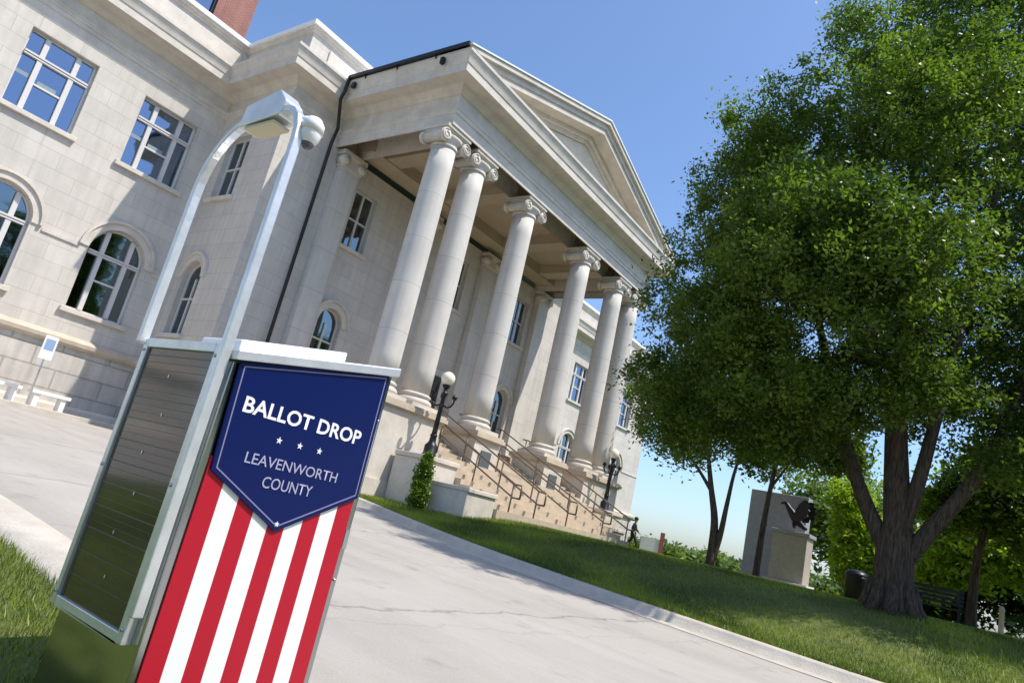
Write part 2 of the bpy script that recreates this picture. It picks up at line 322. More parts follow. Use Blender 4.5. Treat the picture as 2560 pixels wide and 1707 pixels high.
# asphalt/concrete driveway material
def roadmat():
    m=bpy.data.materials.new('worn_concrete');m.use_nodes=True;n=m.node_tree;L=n.links.new;b=n.nodes['Principled BSDF'];b.inputs['Roughness'].default_value=.88
    tc=n.nodes.new('ShaderNodeTexCoord')
    def noise(s,d=6,vec=None,rg=.6):
        q=n.nodes.new('ShaderNodeTexNoise');q.inputs['Scale'].default_value=s;q.inputs['Detail'].default_value=d;q.inputs['Roughness'].default_value=rg;L(vec or tc.outputs['Object'],q.inputs['Vector']);return q
    a=noise(.35,8);cr=n.nodes.new('ShaderNodeValToRGB');cr.color_ramp.elements[0].position=.33;cr.color_ramp.elements[1].position=.68
    cr.color_ramp.elements[0].color=(.365,.335,.298,1);cr.color_ramp.elements[1].color=(.435,.402,.360,1);L(a.outputs['Fac'],cr.inputs[0])
    f1=noise(120,3);m1=n.nodes.new('ShaderNodeMapRange');m1.inputs[1].default_value=.3;m1.inputs[2].default_value=.7;m1.inputs[3].default_value=.84;m1.inputs[4].default_value=1.12;L(f1.outputs['Fac'],m1.inputs[0])
    # cracks: distorted voronoi edges
    dn=noise(1.4,4);vm=n.nodes.new('ShaderNodeVectorMath');vm.operation='MULTIPLY_ADD';L(dn.outputs['Color'],vm.inputs[0]);vm.inputs[1].default_value=(.55,.55,0);L(tc.outputs['Object'],vm.inputs[2])
    mp=n.nodes.new('ShaderNodeMapping');mp.inputs['Scale'].default_value=(.07,.30,1);L(vm.outputs[0],mp.inputs[0])
    vo=n.nodes.new('ShaderNodeTexVoronoi');vo.feature='DISTANCE_TO_EDGE';vo.inputs['Scale'].default_value=1.;L(mp.outputs[0],vo.inputs['Vector'])
    mr=n.nodes.new('ShaderNodeMapRange');mr.inputs[1].default_value=.0;mr.inputs[2].default_value=.008;mr.inputs[3].default_value=.88;mr.inputs[4].default_value=1;L(vo.outputs['Distance'],mr.inputs[0])
    s1=noise(2.2,5);m3=n.nodes.new('ShaderNodeMapRange');m3.inputs[1].default_value=.58;m3.inputs[2].default_value=.74;m3.inputs[3].default_value=1;m3.inputs[4].default_value=.76;L(s1.outputs['Fac'],m3.inputs[0])
    q=n.nodes.new('ShaderNodeMath');q.operation='MULTIPLY';L(m1.outputs[0],q.inputs[0]);L(mr.outputs[0],q.inputs[1])
    q0=n.nodes.new('ShaderNodeMath');q0.operation='MULTIPLY';L(q.outputs[0],q0.inputs[0]);L(m3.outputs[0],q0.inputs[1])
    mp2=n.nodes.new('ShaderNodeMapping');mp2.inputs['Scale'].default_value=(1.5,.10,1);L(vm.outputs[0],mp2.inputs[0])
    ty=noise(1.0,4,mp2.outputs[0]);mt=n.nodes.new('ShaderNodeMapRange');mt.inputs[1].default_value=.35;mt.inputs[2].default_value=.6;mt.inputs[3].default_value=.88;mt.inputs[4].default_value=1;L(ty.outputs['Fac'],mt.inputs[0])
    sy=n.nodes.new('ShaderNodeSeparateXYZ');L(vm.outputs[0],sy.inputs[0]);pp=n.nodes.new('ShaderNodeMath');pp.operation='PINGPONG';L(sy.outputs[1],pp.inputs[0]);pp.inputs[1].default_value=2.3
    jj=n.nodes.new('ShaderNodeMapRange');jj.inputs[1].default_value=.0;jj.inputs[2].default_value=.045;jj.inputs[3].default_value=.62;jj.inputs[4].default_value=1;L(pp.outputs[0],jj.inputs[0])
    q1=n.nodes.new('ShaderNodeMath');q1.operation='MULTIPLY';L(mt.outputs[0],q1.inputs[0]);L(jj.outputs[0],q1.inputs[1])
    q2=n.nodes.new('ShaderNodeMath');q2.operation='MULTIPLY';L(q0.outputs[0],q2.inputs[0]);L(q1.outputs[0],q2.inputs[1])
    v2=n.nodes.new('ShaderNodeVectorMath');v2.operation='SCALE';L(cr.outputs[0],v2.inputs[0]);L(q2.outputs[0],v2.inputs['Scale']);L(v2.outputs[0],b.inputs['Base Color'])
    bp=n.nodes.new('ShaderNodeBump');bp.inputs['Strength'].default_value=.4;bp.inputs['Distance'].default_value=.01;L(q2.outputs[0],bp.inputs['Height']);L(bp.outputs[0],b.inputs['Normal']);return m
m_road=roadmat()
m_kerb=mat('kerb_concrete',(.50,.455,.385),.88,var=.16,vscale=2.5,bump=.4,bscale=40)
m_lawn=mat('lawn_soil_and_thatch',(.06,.085,.02),.95,var2=(.16,.18,.045),vscale=1.6,bump=.8,bscale=60,detail=9)
# ground: one sheet to the horizon
mb=MB();xs=[-3000,-300,-60,-20,0,10,20,40,80,300,3000];ys=[-3000,-300,-60,-30,-10,0,10,25,40,60,300,3000]
vs=[(x,y,roadz(y)-.10 if y<25 else -.12) for x in xs for y in ys];ny=len(ys)
fs=[(i*ny+j,(i+1)*ny+j,(i+1)*ny+j+1,i*ny+j+1) for i in range(len(xs)-1) for j in range(ny-1)]
mb.add(vs,fs);tag(mb.build('ground',mat('far_grass',(.06,.085,.02),.95,var2=(.10,.13,.035),vscale=.05),recalc=False),kind='structure')
# driveway
rows=[[(x,y,roadz(y)+(.0)) for x in np.linspace(-40,26,34)] for y in np.linspace(25.0,-30,56)]
smooth_strip('road',m_road,rows)
# left kerb and lawn by the drop box
LK=catmull([(2.38,40*.0+9.5),(2.42,8),(2.44,6.5),(2.42,5.2),(2.36,4.0),(2.30,2.8),(2.35,1.6),(2.5,.4),(2.9,-1.2)])
rows=[]
for (x,y) in LK:
    z=roadz(y);rows.append([(x+.03,y,z-.05),(x,y,z+.10),(x-.04,y,z+.125),(x-.46,y,z+.13),(x-.50,y,z+.05)])
smooth_strip('kerb',m_kerb,rows)
def leftz(x,y): return roadz(y)+.10
rows=[[(x,y,leftz(x,y)) for x in (-30,-10,-4,-1,0,1,kx-.49)] for kx,y in LK];smooth_strip('lawn',m_lawn,rows)
# front lawn with kerb, normals along the curve
def nrm(i):
    a=KA[min(i+1,len(KA)-1)]-KA[max(i-1,0)];a/=np.hypot(*a);return np.array([-a[1],a[0]])  # to lawn side
rows=[];rk=[]
for i,(x,y) in enumerate(KC):
    nn=nrm(i)
    if nn[0]<0 and abs(nn[0])>abs(nn[1]): nn=-nn
    g=lambda o,z:(x+nn[0]*o,y+nn[1]*o,roadz(y)+z)
    rk.append([g(-.62,.006),(g(-.20,.006)),g(-.17,.12),g(-.13,.145),g(.0,.15),g(.02,.02)])
smooth_strip('kerb',m_kerb,rk)
def lawngrid(xs,ys):
    rows=[]
    for y in ys:
        # left boundary of the lawn at this y
        j=int(np.argmin(abs(KA[:,1]-y)));kx=KA[j,0] if y<15.6 else 13.75
        row=[]
        for t in xs:
            x=kx+.01+t;row.append((x,y,lawnz(x,y) if y<16 else -.06+.0*t))
        rows.append(row)
    return rows
xs=list(np.linspace(0,8,17))+[9,10,12,15,20,26,34,45,60,90,150]
ys=list(np.linspace(24.9,15.8,8))+list(np.linspace(15.6,-12,70))
smooth_strip('lawn',m_lawn,lawngrid(xs,ys))
# paved walk along the left wall
mb=MB();mb.box(-30,13.6,22.6,25.26,-.3,.02);o=mb.build('pavement',m_kerb,bevel=.02);tag(o,kind='structure')
# grass blades
def blades(name,n,fx,h0,h1,wd):
    x,y,z=fx(n);a=rng.uniform(0,2*np.pi,n);h=rng.uniform(h0,h1,n);w=wd*rng.uniform(.6,1.3,n)
    lx=rng.normal(0,.35,n)*h;ly=rng.normal(0,.35,n)*h
    V=np.empty((n,3,3));V[:,0]=np.c_[x-np.cos(a)*w,y-np.sin(a)*w,z];V[:,1]=np.c_[x+np.cos(a)*w,y+np.sin(a)*w,z];V[:,2]=np.c_[x+lx,y+ly,z+h]
    me=bpy.data.meshes.new(name);me.vertices.add(3*n);me.vertices.foreach_set('co',V.reshape(-1));me.loops.add(3*n);me.loops.foreach_set('vertex_index',np.arange(3*n,dtype=np.int32))
    me.polygons.add(n);me.polygons.foreach_set('loop_start',np.arange(0,3*n,3,dtype=np.int32));me.update()
    patch=np.clip(.5+.28*np.sin(x*1.7+np.cos(y*1.3)*2)+.25*np.sin(x*.7-y*2.3+np.sin(x*3.1))+rng.normal(0,.28,n),0,1)
    at=me.attributes.new('tint','FLOAT','POINT');at.data.foreach_set('value',np.repeat(patch,3).astype(np.float32));me.materials.append(m_blade)
    o=bpy.data.objects.new(name,me);COL.objects.link(o);return tag(o,kind='stuff')
def fleft(n):
    y=.3+8.*rng.random(n)**1.3;lx=np.array(LK);kx=np.interp(y,lx[::-1,1],lx[::-1,0]);x=kx-.46-rng.random(n)**1.2*4.0;return x,y,-1.15+.046*y+.09
tag(blades('grass',110000,fleft,.03,.075,.0028),'bright short grass in front of and beside the ballot box','grass')
def fright(n):
    y=-3+18.6*rng.random(n);o=np.argsort(KA[:,1]);kx=np.interp(y,KA[o,1],KA[o,0]);d=rng.random(n)**1.4*16;x=kx+.02+d
    t=np.clip(d*.97/5.0,0,1);t=t*t*(3-2*t);b=-1.15+.046*y+.14;return x,y,b+(-.07-b)*t-.01
tag(blades('grass',260000,fright,.04,.11,.007),'lawn grass between the road kerb and the courthouse steps','grass')
# ---------------------------------------------------------------- courthouse
CH=empty('courthouse',(0,0,0),0,'pale limestone courthouse with columned portico, pediment and broad front steps','courthouse')
WY=25.3;PY=21.2;PX0,PX1=11.75,31.45;X0,X1=14.0,29.15;CXM=21.575;FY=15.4
def W2(c): return (c-1.02,c+1.02,8.56,11.18,False)
def WA(c): return (c-.925,c+.925,3.30,5.43,True)
def bays(cs): return [W2(c) for c in cs]+[WA(c) for c in cs]
left=[-4.75,-1.1,2.55,6.2,9.85];right=[33.35+3.65*i for i in range(5)]
side=[(23.05,24.45,8.6,11.1,False),(23.15,24.35,3.4,5.5,True)]
porch=[(15.45,16.55,8.4,10.75,False),(26.65,27.75,8.4,10.75,False),(20.6,22.6,8.4,10.75,False),(15.45,16.55,3.5,5.4,True),(26.65,27.75,3.5,5.4,True)]
mb=MB();wallmesh(mb,'Y',WY,-12,PX0,2.42,11.66,bays(left));mb.build('wall',m_wall,CH)
mb=MB();wallmesh(mb,'Y',WY,PX1,52,2.42,11.66,bays(right));mb.build('wall',m_wall,CH)
mb=MB();wallmesh(mb,'X',PX0,PY,WY,2.42,11.66,side);mb.build('wall',m_wall,CH)
mb=MB();wallmesh(mb,'Y',PY,PX0,PX1,2.42,11.66,porch);mb.build('wall',m_wall,CH)
mb=MB();wallmesh(mb,'X',52,WY,45,2.42,11.66,[]);mb.build('wall',m_wall,CH)
mb=MB();wallmesh(mb,'X',PX1,PY,WY,2.42,11.66,[]);mb.build('wall',m_wall,CH)
for cs in (left,right):
    for c in cs:
        window(CH,'Y',WY,W2(c),'tri',m_glass);window(CH,'Y',WY,WA(c),'tri',m_glassd)
for s_ in side: window(CH,'X',PX0,s_,'double',m_glassd)
for p_ in porch: window(CH,'Y',PY,p_,'double',m_glassd)
# basement storey and water table
def basew(path):
    pass
mb=MB()
bops=[(c-.75,c+.75,.55,1.55,False) for c in left[:3]];wallmesh(mb,'Y',WY-.12,-12,PX0-.12,-.4,2.08,bops,.25)
wallmesh(mb,'X',PX0-.12,PY-.12,WY-.12,-.4,2.08,[]);wallmesh(mb,'Y',PY-.12,PX0-.12,PX1+.12,-.4,2.08,[]);wallmesh(mb,'X',PX1+.12,PY-.12,WY-.12,-.4,2.08,[])
wallmesh(mb,'Y',WY-.12,PX1+.12,52.12,-.4,2.08,[(c-.75,c+.75,.4,1.5,False) for c in right],.25);wallmesh(mb,'X',52.12,WY-.12,45,-.4,2.08,[])
mb.build('basement_wall',m_base,CH)
for c in left[:3]+right: window(CH,'Y',WY-.12,(c-.75,c+.75,.55 if c<20 else .4,1.55 if c<20 else 1.5,False),'double',m_glassd,False)
PATH=[(-12,WY),(PX0,WY),(PX0,PY),(PX1,PY),(PX1,WY),(52,WY),(52,45)]
mb=MB();sweep(mb,PATH,[(.1,2.06),(.22,2.08),(.30,2.16),(.32,2.28),(.22,2.36),(.04,2.44),(-.05,2.44)]);mb.build('water_table',m_tan,CH)
mb=MB();sweep(mb,[(-12,WY),(PX0,WY),(PX0,PY),(14.1,PY)],[(.12,-.3),(.30,-.3),(.30,.18),(.26,.24),(.12,.26)]);mb.build('plinth_course',m_trim,CH)
# string course at the springing of the arches
mb=MB()
def strip(a,b,z,plane='Y',c=WY):
    mb=MB()
    if plane=='Y': mb.box(a,b,c-.05,c+.05,z,z+.09)
    else: mb.box(c-.05,c+.05,a,b,z,z+.09)
    mb.build('string_course',m_trim,CH)
for cs,u0,u1 in ((left,-12,PX0-.06),(right,PX1+.06,52)):
    e=u0
    for c in cs: strip(e,c-.925-.36,5.30);e=c+.925+.36
    strip(e,u1,5.30)
# entablature right round the front
ENT=[(0,11.64),(.05,11.64),(.05,12.02),(.085,12.04),(.085,12.18),(.11,12.20),(.11,12.27),(.04,12.29),(.04,12.72),(.10,12.74),(.14,12.80),(.22,12.86),(.26,12.94),(.30,12.98),(.72,13.0),(.76,13.0),(.76,13.26),(.79,13.28),(.82,13.40),(.88,13.56),(.92,13.60),(.92,13.70),(.0,13.74),(-.4,13.74),(-.4,11.64)]
ENTW=[(-.4,11.64),(.012,11.64),(.012,12.0),(.05,12.01),(.05,12.14),(.085,12.16),(.085,12.24),(.12,12.26),(.12,12.32)]+ENT[7:-1]
mb=MB();sweep(mb,[(-12,WY),(PX0,WY),(PX0,PY),(X0,PY)],ENTW);mb.build('cornice',m_trim,CH)
mb=MB();sweep(mb,[(X1,PY),(PX1,PY),(PX1,WY),(52,WY),(52,45)],ENTW);mb.build('cornice',m_trim,CH)
mb=MB();sweep(mb,[(X0,PY+.2),(X0,FY),(X1,FY),(X1,PY+.2)],ENT[:-2]+[(-1.0,13.74),(-1.0,11.64)]);mb.build('portico_entablature',m_trim,CH)
# parapet with coping
PP=[(-12,WY),(PX0,WY),(PX0,PY),(PX1,PY),(PX1,WY),(52,WY),(52,45)]
mb=MB();sweep(mb,PP,[(.10,13.70),(.10,14.90),(-.3,14.90),(-.3,13.70)]);
for (x,y) in [(PX0,WY),(PX0,PY),(6.5,WY),(PX1,PY),(PX1,WY)]: pass
mb.build('parapet',m_wall,CH)
mb=MB();sweep(mb,PP,[(.10,14.88),(.18,14.90),(.18,14.98),(.25,15.02),(.25,15.10)],closed_ends=False);mb.build('coping_moulding',m_trim,CH)
mb=MB();sweep(mb,PP,[(.24,15.09),(.31,15.10),(.31,15.26),(.26,15.30),(-.38,15.30),(-.38,15.08)]);mb.build('coping',m_white,CH)
for (a,b,c) in ((PX0-4.4,PX0-.35,WY),(PX0-9.6,PX0-5.0,WY),(PX0+.7,X0-.2,PY)):
    mb=MB();mb.box(a,b,c-.16,c-.09,13.95,14.7);mb.build('parapet_panel',m_trim,CH,bevel=.02)
# flat roofs behind the parapets
mb=MB();mb.box(-12,52,WY+.2,45,13.9,14.2);mb.box(PX0+.2,PX1-.2,PY+.2,WY+.2,13.9,14.19);mb.build('roof',m_roof,CH)
# pediment
AZ=16.45;HW=(X1-X0)/2+.92;z0=13.72;sl_=(AZ-z0)/HW
mb=MB()
yF=FY-.04
mb.poly_prism([(CXM-HW+1.6,z0),(CXM+HW-1.6,z0),(CXM,z0+sl_*(HW-1.6))],'y',FY+.12,FY+.5);mb.build('tympanum',m_trim,CH)
def rake(mb,thk_in,thk_out,y0,y1):
    # a sloping moulding band between perpendicular offsets below the roof line
    for s in (-1,1):
        pts=[(CXM+s*(HW-thk_out/sl_*1.0),z0),(CXM+s*(HW-thk_in/sl_),z0),(CXM,AZ-thk_in),(CXM,AZ-thk_out)]
        mb.poly_prism(pts if s>0 else pts[::-1],'y',y0,y1)
mb=MB();rake(mb,.74,.92,FY-.02,FY+.4);rake(mb,.56,.74,FY-.16,FY+.4);rake(mb,.34,.56,FY-.74,FY+.4);rake(mb,.14,.34,FY-.80,FY+.4);rake(mb,-.02,.14,FY-.92,FY+.4)
mb.build('raking_cornice',m_trim,CH)
mb=MB();mb.poly_prism([(CXM-4.6,z0+.28),(CXM-4.4,z0+.22),(CXM+4.4,z0+.22),(CXM+4.6,z0+.28),(CXM,z0+.28+4.6*sl_),],'y',FY+.07,FY+.13);mb.build('pediment_panel',m_trim,CH)
mb=MB()
for s in (-1,1):
    pts=[(CXM+s*(HW+.03),z0+.03),(CXM,AZ+.03),(CXM,AZ+.09),(CXM+s*(HW+.06),z0+.07)]
    mb.poly_prism(pts if s>0 else pts[::-1],'y',FY-.97,PY+.25)
mb.build('portico_roof',m_white,CH)
mb=MB();mb.poly_prism([(CXM-HW+.2,z0),(CXM+HW-.2,z0),(CXM,AZ)],'y',FY+.5,PY+.24);mb.build('gable_fill',m_roof,CH)
# porch ceiling with beams
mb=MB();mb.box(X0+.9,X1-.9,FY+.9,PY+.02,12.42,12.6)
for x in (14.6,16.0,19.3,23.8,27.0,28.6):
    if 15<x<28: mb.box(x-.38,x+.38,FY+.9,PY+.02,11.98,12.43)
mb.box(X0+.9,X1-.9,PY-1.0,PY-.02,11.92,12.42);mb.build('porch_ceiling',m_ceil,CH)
# gutter and downpipe at the left corner of the portico
mb=MB();gx=X0-.95
mb.box(gx-.08,gx+.04,FY-.85,PY-.95,13.72,13.85)
mb.tube([(gx-.05,PY-.98,13.80),(gx-.02,PY-.90,13.2),(X0-1.0,PY-.84,12.9),(X0-.35,PY-.25,12.2),(X0-.35,PY-.14,11.6),(X0-.35,PY-.14,.2)],.062,10)
for y in (16.0,17.8,19.4): mb.tube([(gx-.02,y,13.73),(gx+.04,y,13.60)],.03,6)
mb.build('gutter',m_gut,CH)
for y in (15.55,19.85): mb=MB();mb.box(gx-.06,gx+.06,y,y+.13,13.30,13.52);mb.build('floodlight',m_iron,CH)
# columns
def column(x,y,zb=2.6,zt=11.64):
    b=MB();b.box(x-.66,x+.66,y-.66,y+.66,zb,zb+.16);b.lathe([(.56,zb+.16),(.605,zb+.20),(.605,zb+.28),(.56,zb+.33),(.50,zb+.35),(.50,zb+.40),(.54,zb+.43),(.54,zb+.48),(.48,zb+.52)],x,y,32)
    s=MB();n=10;pr=[]
    for i in range(n+1):
        t=i/n;pr.append((.47-.05*t**1.8,zb+.52+(zt-.62-zb-.52)*t))
    s.lathe(pr,x,y,40);S=s.build('column',m_col,CH)
    b.build('base',m_trim,S)
    c=MB();c.lathe([(.43,zt-.64),(.46,zt-.62),(.46,zt-.57),(.435,zt-.55),(.44,zt-.42),(.54,zt-.34),(.56,zt-.26),(.5,zt-.22)],x,y,28)
    c.box(x-.56,x+.56,y-.46,y+.46,zt-.26,zt-.16)
    c.box(x-.60,x+.60,y-.56,y+.56,zt-.115,zt-.012);c.box(x-.55,x+.55,y-.51,y+.51,zt-.165,zt-.115)
    for sx in (-1,1):
        cx,cz=x+sx*.52,zt-.40
        for (y0,y1,rr) in ((y-.50,y+.50,.17),(y-.52,y-.40,.215),(y+.40,y+.52,.215)):
            c.tube([(cx,y0,cz),(cx,y1,cz)],rr,18)
        for ys_,sg in ((y-.52,-1),(y+.52,1)):
            pts=[];
            for k in range(30):
                a=k/29*math.pi*3.6;rr=.20*(1-k/36);pts.append((cx-sx*rr*math.cos(a+1.2),ys_+sg*.01,cz+rr*math.sin(a+1.2)))
            c.tube(pts,.022,5)
    c.build('capital',m_trim,S);return S
CX=[14.42,16.02,19.3,23.8,27.0,28.72]
for x in CX: column(x,15.95)
for x in (14.7,19.3,23.8,28.6):
    s=MB();s.box(x-.45,x+.45,PY-.32,PY-.012,3.0,11.0);S=s.build('pilaster',m_col,CH)
    b=MB();b.box(x-.55,x+.55,PY-.42,PY-.013,2.62,2.82);b.box(x-.50,x+.50,PY-.37,PY-.013,2.82,2.998);b.build('base',m_trim,S);b=MB()
    b.box(x-.49,x+.49,PY-.36,PY-.013,11.0,11.1);b.box(x-.46,x+.46,PY-.33,PY-.013,11.1,11.45);b.box(x-.57,x+.57,PY-.44,PY-.013,11.45,11.63)
    for sx in (-1,1): b.tube([(x+sx*.42,PY-.46,11.27),(x+sx*.42,PY-.05,11.27)],.185,14)
    b.build('capital',m_trim,S)
# podium, pedestals
def pedestal(a,b,y0=15.15,y1=16.75):
    m=MB();m.box(a,b,y0,y1,-.3,2.34);P=m.build('pedestal',m_trim,CH,bevel=.015)
    m=MB();m.box(a-.06,b+.06,y0-.06,y1+.06,2.34,2.40);m.box(a-.13,b+.13,y0-.13,y1+.13,2.40,2.52);m.box(a-.08,b+.08,y0-.08,y1+.08,2.52,2.60);m.build('pedestal_cap',m_tan,P)
    m=MB();m.box(a-.07,b+.07,y0-.07,y0-.002,-.3,.22);m.box(a-.07,a-.002,y0-.002,y1,-.3,.22);m.build('pedestal_base',m_trim,P)
    return P
pedestal(13.72,16.75);pc=pedestal(18.6,20.0);pd=pedestal(23.1,24.5);pedestal(26.3,29.45)
for p,x in ((pc,19.3),(pd,23.8)):
    m=MB();m.box(x-.28,x+.28,15.10,15.148,1.35,2.0);m.build('plaque',mat('grey_plaque',(.10,.12,.13),.4),p)
mb=MB();mb.box(13.76,29.4,17.3,PY-.1,-.3,2.4);mb.build('porch_floor',m_steps,CH)
mb=MB();mb.box(13.70,13.755,16.8,PY-.15,-.2,2.4);mb.build('podium_wall',m_base,CH)
# steps
NS=15;RI=2.4/NS;Y0s,Y1s=11.95,17.3;TR=(Y1s-Y0s)/(NS-1)
prof=[(Y0s,-.25)]
for i in range(NS):
    y=Y0s+i*TR;prof+=[(y,i*RI if i else -.25),(y,(i+1)*RI)]
prof=[p for k,p in enumerate(prof) if k!=1]+[(Y1s+.02,2.4),(Y1s+.02,-.25)]
# nosed treads
mb=MB()
def flight(x0,x1,ya,yb):
    pts=[];ye=min(yb,Y1s)
    for i in range(NS):
        y=Y0s+i*TR
        if ya-2e-3<=y<yb-3e-3: pts+=[(y,i*RI-(0 if pts else 9)),(y,(i+1)*RI)]
    pts[0]=(pts[0][0],-.3);ye=min(yb,Y1s);pts+=[(ye,pts[-1][1]),(ye,-.3)];mb.poly_prism(pts,'x',x0,x1)
flight(16.32,24.93,Y0s,Y0s+4*TR);mb.build('steps',m_steps,CH);mb=MB();flight(16.32,26.02,Y0s+4*TR+.001,15.14);mb.build('steps',m_steps,CH)
for a,b in ((16.77,18.58),(20.02,23.08),(24.52,26.28)): mb=MB();flight(a,b,15.14,17.29);mb.build('steps',m_steps,CH)
# cheek blocks
def cheek(a,b):
    m=MB();m.box(a,b,13.7,15.06,-.3,1.06);C_=m.build('cheek_block',m_trim,CH,bevel=.02)
    m=MB();m.box(a-.05,b+.05,13.64,15.05,1.06,1.20);m.build('block_cap',m_trim,C_,bevel=.02)
    a2,b2,c2=(a,b,12.05) if a<20 else (24.96,26.02,12.75)
    m=MB();m.box(a2,b2,c2,13.45,-.4,.42);m.box(a2-.02,b2+.03,c2-.05,13.45,.42,.54);m.build('cheek_block',m_trim,CH,bevel=.02)
cheek(14.98,16.29);cheek(26.05,27.4)
# handrails
for x in (17.0,18.35,20.3,22.8,24.75):
    m=MB();sp=lambda y:max(0,(y-Y0s)/TR*RI)
    ya,yb=12.0,17.6;za=sp(ya)+.95;zb=2.4+.95
    for dz in (0,-.38): m.tube([(x,ya-.25,za+dz),(x,ya,za+dz),(x,17.3,zb+dz-.02),(x,yb,zb+dz)],.028,8)
    m.tube([(x,ya-.25,za),(x,ya-.25,za-.38)],.028,8)
    for y in (12.05,13.6,15.3,17.4): m.tube([(x,y,sp(y)-.05 if y<17.3 else 2.39),(x,y,min(zb,za+(y-ya)/(17.3-ya)*(zb-za)))],.026,8)
    m.build('handrail',m_rail,CH)
# porch doors
m=MB();m.box(20.5,22.7,PY-.14,PY-.013,2.4,5.5);D=m.build('door_surround',m_trim,CH)
for a in (20.72,21.63):
    m=MB();m.box(a,a+.85,PY-.20,PY-.141,2.41,5.2);d=m.build('door',mat('dark_wood_door',(.05,.035,.03),.5),CH)
    m=MB();m.box(a+.14,a+.71,PY-.215,PY-.201,3.4,5.0);m.build('pane',m_glassd,d)
# brick stair tower on the roof behind the parapet
TW=MB();wallmesh(TW,'Y',30,6.5,13.42,14.1,25,[(9.3,11.75,17.4,21.5,False)],.3);TW.box(6.5,13.42,30.32,33,14.1,25)
T=TW.build('brick_tower',m_brick,CH)
m=MB();
for (a,b,c,d) in ((9.3,9.4,17.4,21.5),(11.65,11.75,17.4,21.5),(10.48,10.56,17.5,21.4),(9.4,11.65,17.4,17.5),(9.4,11.65,21.4,21.5)): m.box(a,b,30.1,30.2,c,d)
m.build('window_frame',m_iron,T)
m=MB();m.box(9.31,11.74,30.21,30.24,17.41,21.49);m.build('pane',m_glass,T)
# ---------------------------------------------------------------- lamps on the cheek blocks
def lamp(x,y,label):
    L_=empty('lamp_post',(x,y,1.20),0,label,'lamp post','lamp posts on the stone blocks beside the steps')
    m=MB();m.lathe([(.24,0),(.24,.06),(.20,.10),(.20,.34),(.15,.40),(.11,.46),(.10,.62),(.12,.66),(.09,.70)],0,0,12);m.build('base',m_iron,L_)
    m=MB();m.lathe([(.085,.68),(.075,1.2),(.065,1.85),(.095,1.90),(.095,1.94),(.06,1.98),(.055,2.1),(.10,2.16),(.13,2.22),(.06,2.26)],0,0,12);m.build('pole',m_iron,L_)
    m=MB()
    for k in range(4):
        a=math.pi/4+k*math.pi/2;c,s=math.cos(a),math.sin(a)
        m.tube([(c*r_,s*r_,z) for r_,z in ((.05,1.60),(.18,1.56),(.28,1.62),(.34,1.74),(.34,1.86))],.032,6)
        m.lathe([(.05,1.84),(.085,1.88),(.085,1.93),(.03,2.0),(.0,2.03)],c*.34,s*.34,10)
    m.build('bracket',m_iron,L_)
    m=MB();m.sphere((0,0,2.44),.215,20,14);m.build('globe',m_globe,L_)
    return L_
lamp(15.75,14.45,'black lamp post with cream globe, left of the steps behind the evergreen')
lamp(27.2,14.45,'black lamp post with cream globe at the far right end of the steps')
# ---------------------------------------------------------------- ballot drop box
BX0,BX1,BY0,BY1=1.205,1.872,2.0,2.52
zl,zr=.305,.452
GB=roadz(2.2)+.08
DB=empty('ballot_drop_box',(1.54,2.26,GB),0,'steel ballot drop box with navy sign over red and white stripes','ballot box')
def loc(mb_):  # shift to the parent's frame
    mb_.v=[(a-1.54,b-2.26,c-GB) for a,b,c in mb_.v];return mb_
m=MB();m.poly_prism([(BX0,GB-.03),(BX1,GB-.03),(BX1,zr-.03),(BX0,zl-.03)],'y',BY0+.004,BY1);BODY=loc(m).build('body',m_polish,DB,bevel=.006)
m=MB();m.poly_prism([(BX0-.012,zl-.03),(BX1+.006,zr-.03),(BX1+.006,zr+.004),(BX0-.012,zl+.004)],'y',BY0-.03,BY1+.02);loc(m).build('lid',m_alu,DB,bevel=.005)
k=(zr-zl)/(BX1-BX0);zz=lambda x:zl+(x-BX0)*k
m=MB();m.poly_prism([(1.245,zz(1.245)+.004),(1.675,zz(1.675)+.004),(1.675,zz(1.675)+.042),(1.245,zz(1.245)+.042)],'y',BY0+.06,BY0+.30);loc(m).build('slot_hood',m_wht,DB,bevel=.006)
# striped panel
m=MB();sx0,sx1=1.233,1.842;wst=(sx1-sx0)/9
for i in range(9): m.box(sx0+i*wst,sx0+(i+1)*wst,BY0-.003,BY0+.003,GB+.04,-.02,0 if i%2==0 else 1)
loc(m).build('striped_panel',[m_red,m_wht],DB,recalc=False)
SG=[(1.224,.278),(1.842,.420),(1.848,-.055),(1.532,-.212),(1.240,-.060)]
m=MB();m.poly_prism(SG,'y',BY0-.012,BY0-.0035);SIGN=loc(m).build('sign',m_blue,DB)
def border(pts,inset,wd):
    c=Vector((sum(p[0] for p in pts)/5,sum(p[1] for p in pts)/5));P=[Vector(p) for p in pts];n=len(P)
    def off(d):
        o=[]
        for i in range(n):
            a,b,cc=P[i-1],P[i],P[(i+1)%n];e1=(b-a).normalized();e2=(cc-b).normalized()
            n1=Vector((-e1.y,e1.x));n2=Vector((-e2.y,e2.x))
            if n1.dot(c-b)<0:n1=-n1
            if n2.dot(c-b)<0:n2=-n2
            q=(n1+n2);q=q/q.dot(n1);o.append(b+q*d)
        return o
    return off(inset),off(inset+wd)
A_,B_=border(SG,.013,.0045)
m=MB()
for i in range(5):
    j=(i+1)%5;q=[A_[i],A_[j],B_[j],B_[i]];m.poly_prism([(p.x,p.y) for p in q],'y',BY0-.0135,BY0-.0125)
loc(m).build('sign_border',m_lilac,SIGN,recalc=False)
